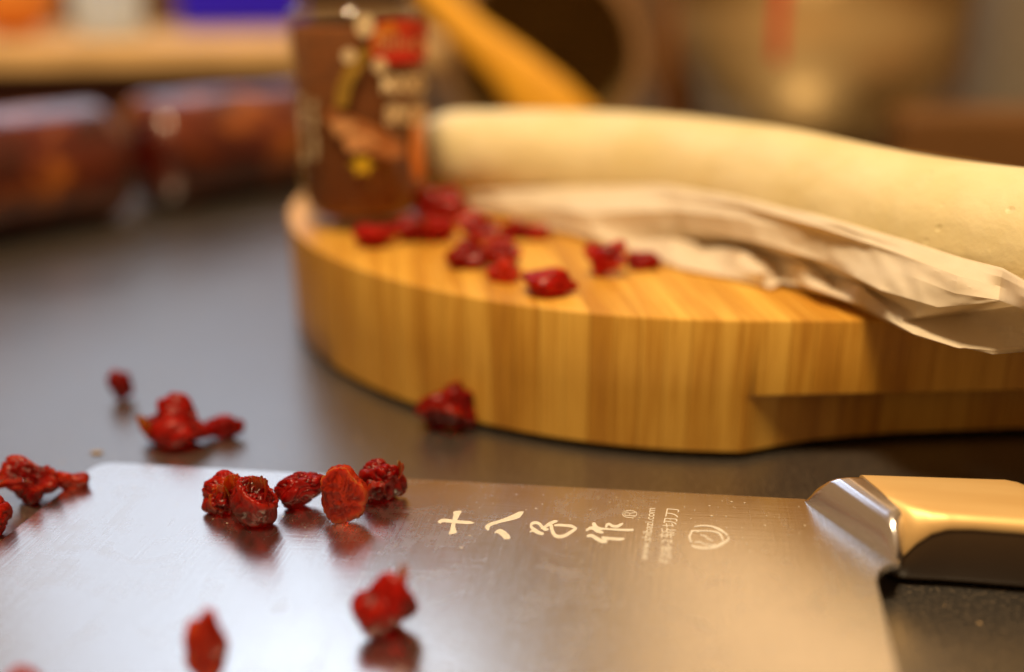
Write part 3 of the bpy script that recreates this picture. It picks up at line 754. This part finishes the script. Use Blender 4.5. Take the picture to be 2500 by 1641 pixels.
jar_text('SPICE', 940, 1036, 256, 304, I['cream'], bold=0.05)
jar_text('specerijen', 728, 752, 228, 398, I['cream'], 'side_text', vertical=True, bold=0.03)
jar_text('voor koek', 756, 776, 240, 392, I['cream'], 'side_text', vertical=True, bold=0.03)
jar_patch('printed_leaf', blob([(818, 262), (822, 215), (840, 170), (872, 125), (902, 112), (912, 122), (886, 160), (862, 205), (846, 262)]), I['leaf'])
jar_patch('printed_flower', blob(ell(852, 136, 18, 18, 14)), I['cream'], 0.08)
jar_patch('printed_flower', blob(ell(926, 160, 18, 20, 14)), I['cream'], 0.08)
jar_patch('printed_flower', blob(ell(890, 62, 24, 30, 14)), I['cream'], 0.04)
jar_patch('printed_cinnamon', blob([(792, 268), (815, 265), (900, 300), (985, 345), (990, 378), (960, 390), (900, 375), (850, 350), (800, 300)]), I['bark'], 0.02)
jar_patch('printed_cinnamon', blob([(805, 300), (830, 288), (872, 298), (860, 322), (820, 335)]), I['bark2'], 0.08)
jar_patch('printed_cinnamon', blob([(836, 345), (862, 318), (905, 322), (925, 350), (890, 368), (850, 372)]), I['bark2'], 0.08)
star = []
for k in range(12):
    r_ = 34 if k % 2 == 0 else 17; star.append((884+r_*math.cos(k*math.pi/6), 404+0.85*r_*math.sin(k*math.pi/6)))
jar_patch('printed_star_anise', blob(star), I['yel'], 0.08)
jar_patch('printed_edge_band', blob([(1006, 270), (1040, 262), (1040, 440), (1012, 440), (1002, 380)]), I['orange'], 0.04)

# ------------------------------------------------------------------ blurred things behind
# wooden spoon leaning on the pot
SY = 745
sp_pts = [(1460, 470, 60), (1430, 400, 130), (1380, 320, 180), (1315, 240, 152), (1240, 160, 112), (1150, 85, 88), (1060, -5, 74), (960, -110, 66), (860, -215, 58)]
rings = []
for k, (u, v, w) in enumerate(sp_pts):
    p = uny(u, v, SY+k*6); d_ = depth(p); a_ = uny(sp_pts[min(k+1, 8)][0], sp_pts[min(k+1, 8)][1], SY)-uny(sp_pts[max(k-1, 0)][0], sp_pts[max(k-1, 0)][1], SY)
    t_ = np.array([a_[0], a_[2]]); t_ /= np.linalg.norm(t_); nn = np.array([-t_[1], t_[0]]); hw = w*d_/FPX/2*1.0; th_ = min(hw, 6)
    rings.append([(p[0]+nn[0]*hw*math.cos(b), p[1]+th_*math.sin(b), p[2]+nn[1]*hw*math.cos(b)) for b in np.linspace(0, 2*math.pi, 16, endpoint=False)])
V, Fc = loft(rings); V = np.array(V); V[:, 2] = np.maximum(V[:, 2], 0.2)
o = mesh_obj('wooden_spoon', V, Fc, simple('orange_spoon_wood', (0.95, 0.46, 0.03), 0.45, vscale=30)); fix_normals(o)
tag(o, 'blurred golden wooden spoon leaning in front of the dark pot', 'spoon')
# dark pot on its side, mouth to the camera
PX, PY, PR = 26.0, 850.0, 82.0
def ylathe(prof, cx, cz, seg=64):
    V, Fc = [], []
    for a in range(seg):
        t = 2*math.pi*a/seg
        V += [(cx+r*math.cos(t), y, cz+r*math.sin(t)) for r, y in prof]
    n = len(prof)
    for a in range(seg):
        b = (a+1) % seg
        for j in range(n-1): Fc.append((a*n+j, b*n+j, b*n+j+1, a*n+j+1))
    return V, Fc
pot = tag(empty('cooking_pot', (PX, PY, 0)), 'blurred dark cooking pot on its side with a pale brown rim behind the roll', 'pot')
V, Fc = ylathe([(73, 4), (72, 60), (66, 105), (0.01, 112), (0.01, 116), (70, 109), (77, 62), (78, 4)], 0, 82.0)
o = mesh_obj('pot_body', V, Fc, simple('dark_enamel', (0.30, 0.20, 0.075), 0.4), pot); fix_normals(o)
V, Fc = ylathe([(73, 4), (73, -4), (81.5, -4), (81.5, 4), (78, 4)], 0, 82.0)
o = mesh_obj('pot_rim', V, Fc, simple('brown_rim_metal', (0.42, 0.24, 0.11), 0.4, metal=0.4), pot); fix_normals(o); autosmooth(o)
# steel bowl
BX, BY = 262.0, 905.0
bowl = tag(empty('mixing_bowl', (BX, BY, 0)), 'large blurred steel mixing bowl at the back right with a painted red reflection', 'bowl')
prof = [(0.01, 3), (46, 3), (46, 0.3), (50, 0.3), (52, 6), (72, 18), (96, 42), (112, 74), (119, 110), (121, 150), (125, 152), (125, 154), (119, 154), (116, 112), (108, 76), (92, 46), (68, 22), (0.01, 12)]
V, Fc = lathe(prof, 0, 0, 72); o = mesh_obj('bowl_body', V, Fc, simple('tan_bowl_metal', (0.90, 0.66, 0.32), 0.46, metal=0.65, vscale=12), bowl); fix_normals(o)
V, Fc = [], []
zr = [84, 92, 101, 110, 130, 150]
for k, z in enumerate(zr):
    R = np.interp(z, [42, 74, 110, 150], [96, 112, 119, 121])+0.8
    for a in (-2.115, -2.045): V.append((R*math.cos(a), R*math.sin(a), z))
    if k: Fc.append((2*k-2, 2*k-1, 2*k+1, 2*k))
mesh_obj('painted_red_reflection', V, Fc, simple('red_reflection_color', (0.75, 0.03, 0.02), 0.4), bowl)  # red reflection on the bowl, painted as a strip just off its side
# bottle form standing in for the orange reflection at the bowl's edge
V, Fc = lathe([(0.01, 0.3), (14, 0.3), (17, 6), (17, 90), (14, 115), (9, 135), (9, 170), (0.01, 170)], 0, 0, 40)
o = mesh_obj('amber_reflection_form', V, Fc, simple('amber_reflection_color', (0.30, 0.10, 0.01), 0.25, coat=0.3)); o.location = (0.166, 1.02, 0)
tag(o, 'blurred amber form for a bowl reflection in the gap between the pot and steel bowl', 'reflection')
# grey canister far right
V, Fc = lathe([(0.01, 0.3), (58, 0.3), (60, 3), (60, 160), (57, 163), (0.01, 165)], 0, 0, 48)
o = mesh_obj('storage_canister', V, Fc, simple('grey_canister_metal', (0.30, 0.25, 0.19), 0.45, metal=0.3)); o.location = (0.545, 1.10, 0); autosmooth(o)
tag(o, 'blurred grey storage canister in the far right corner behind the bowl', 'canister')

# two red brown sausages end to end
A0, A1 = np.array([-318.0, 575.0]), np.array([-150.0, 762.0])
dirS = (A1-A0)/np.linalg.norm(A1-A0)
def sausage(s0, s1, label, seed, R=36.5):
    L = s1-s0; pts, rad = [], []
    for t in np.concatenate([np.linspace(0, .16, 10), np.linspace(.2, .8, 14), np.linspace(.84, 1, 10)]):
        d = min(t, 1-t)*L; e = 18.0; r = R*(max(0.06, math.sqrt(max(0, 1-((e-d)/e)**2.2))) if d < e else 1)
        q = A0+dirS*(s0+t*L); pts.append((q[0], q[1], max(R, 1))); rad.append(r)
    V, Fc = tube_between(pts, rad, 40, zflat=0.3, wob=0.07, seed=seed)
    mid = pts[len(pts)//2]
    t = NT('sausage_casing'); v = t.coords(); f = t.noise(v, 26, 4, 0.6, 0.8)
    t.l(t.ramp(f, [(0.3, (0.03, 0.003, 0.001)), (0.50, (0.11, 0.008, 0.002)), (0.72, (0.55, 0.16, 0.02))]), t.b.inputs['Base Color'])
    t.set(Roughness=0.3); t.b.inputs['Coat Weight'].default_value = 1.0; t.b.inputs['Coat Roughness'].default_value = 0.18; t.l(t.bump(t.noise(v, 50, 5), 0.6, 0.006), t.b.inputs['Normal'])
    o = mesh_obj('cured_sausage', V, Fc, t.m, origin=(mid[0], mid[1], 0)); fix_normals(o)
    tag(o, label, 'sausage', 'cured sausages at the back left'); return o
sausage(-160, 98, 'blurred glossy red sausage cut off by the left border below the plank', 1)
sausage(104, 340, 'blurred red brown sausage behind the jar, right of the glossy one', 5)
# pale plank on an added box, dark red for the shade under it, and things on it
def box(name, c, d, rz, mat, parent=None, bev=0):
    bm = bmesh.new(); bmesh.ops.create_cube(bm, size=1.0); bmesh.ops.scale(bm, vec=[x*S for x in d], verts=bm.verts)
    if bev: bmesh.ops.bevel(bm, geom=list(bm.edges), offset=bev*S, segments=3, affect='EDGES', profile=0.5)
    me = bpy.data.meshes.new(name); bm.to_mesh(me); bm.free(); me.materials.append(mat)
    o = bpy.data.objects.new(name, me); col.objects.link(o); o.location = tuple(np.array(c)*S); o.rotation_euler = (0, 0, rz); 
    if parent: o.parent = parent
    return o
RZ = 0.19
o = box('plank_shade_box', (-430, 985, 34), (620, 150, 68), RZ, simple('dark_red_shade_color', (0.10, 0.02, 0.006), 0.6), bev=3)
tag(o, 'blurred added box in dark red brown for the shade under the pale plank at the back left', 'box')
o = box('wooden_plank', (-430, 1035, 80), (700, 320, 23), RZ, simple('pale_plank_wood', (0.85, 0.55, 0.24), 0.45, vscale=20), bev=4)
tag(o, 'blurred pale wooden plank lying across the back left above the sausages', 'plank')
V, Fc = lathe([(0.01, 0.3), (26, 0.3), (30, 4), (34, 60), (35, 62), (33, 62), (29, 6), (0.01, 4)], 0, 0, 40)
o = mesh_obj('white_cup', V, Fc, translucent('white_translucent_china', (0.86, 0.94, 1.0), 0.6)); o.location = (-0.378, 0.985, 0.0925)
tag(o, 'blurred white cup standing on the pale plank at the top left', 'cup')
v_, f_ = ico(4)
o = mesh_obj('orange_fruit', v_*np.array([42, 42, 38]), f_, simple('orange_peel', (0.75, 0.26, 0.04), 0.45, bump=0.3)); o.location = (-0.475, 1.0, 0.1300)
tag(o, 'blurred orange fruit on the plank left of the white cup', 'fruit')
o = box('violet_packet', (-300, 1165, 141), (130, 40, 98), RZ, translucent('violet_packet_film', (0.05, 0.02, 1.0), 0.5), bev=6)
tag(o, 'blurred bright violet blue packet on the plank behind the jar', 'packet')

o = box('brown_cover_block', (480, 735, 28), (400, 50, 55), -0.08, simple('brown_cover_color', (0.17, 0.072, 0.017), 0.5, vscale=20), bev=8)  # added block that darkens the bright counter area behind the roll
tag(o, 'blurred added brown block behind the right end of the pale roll', 'block')
rd = random.Random(5); V, Fc = [], []
for _ in range(150):
    x, y = rd.uniform(-205, 8), -abs(rd.gauss(0, 1))*22-2.5
    if rd.random() < 0.5: x = rd.uniform(-95, 5)
    r_ = rd.uniform(0.05, 0.16)*(2.0 if rd.random() < 0.06 else 1); a_ = rd.uniform(0, 6.28); b0 = len(V)
    for k in range(5):
        q_ = r_*(0.6+0.8*rd.random()); V.append((x+q_*1.8*math.cos(a_+k*1.257), y+q_*math.sin(a_+k*1.257), blade_z(x)+0.09))
    V.append((x, y, blade_z(x)+0.2)); Fc += [(b0+k, b0+(k+1) % 5, b0+5) for k in range(5)]
o = mesh_obj('dust_specks', V, Fc, simple('pale_dust', (0.75, 0.66, 0.52), 0.8), knife); tag(o, kind='stuff')
V, Fc = [], []
for _ in range(260):
    x, y = rd.uniform(-300, 260), rd.uniform(190, 480)
    if (x-BC[0])**2+(y-BC[1])**2 < 182**2 or y < 305-abs(x)*0.15 and -150 < x < 90: continue
    r_ = rd.uniform(0.12, 0.38); a_ = rd.uniform(0, 6.28); b0 = len(V)
    for k in range(5):
        q_ = r_*(0.6+0.8*rd.random()); V.append((x+q_*1.6*math.cos(a_+k*1.257), y+q_*math.sin(a_+k*1.257), 0.02))
    V.append((x, y, r_)); Fc += [(b0+k, b0+(k+1) % 5, b0+5) for k in range(5)]
o = mesh_obj('fine_crumbs', V, Fc, simple('crumb_brown', (0.40, 0.27, 0.14), 0.8)); tag(o, 'fine pale crumbs and dust scattered over the dark counter', 'crumbs', kind='stuff')
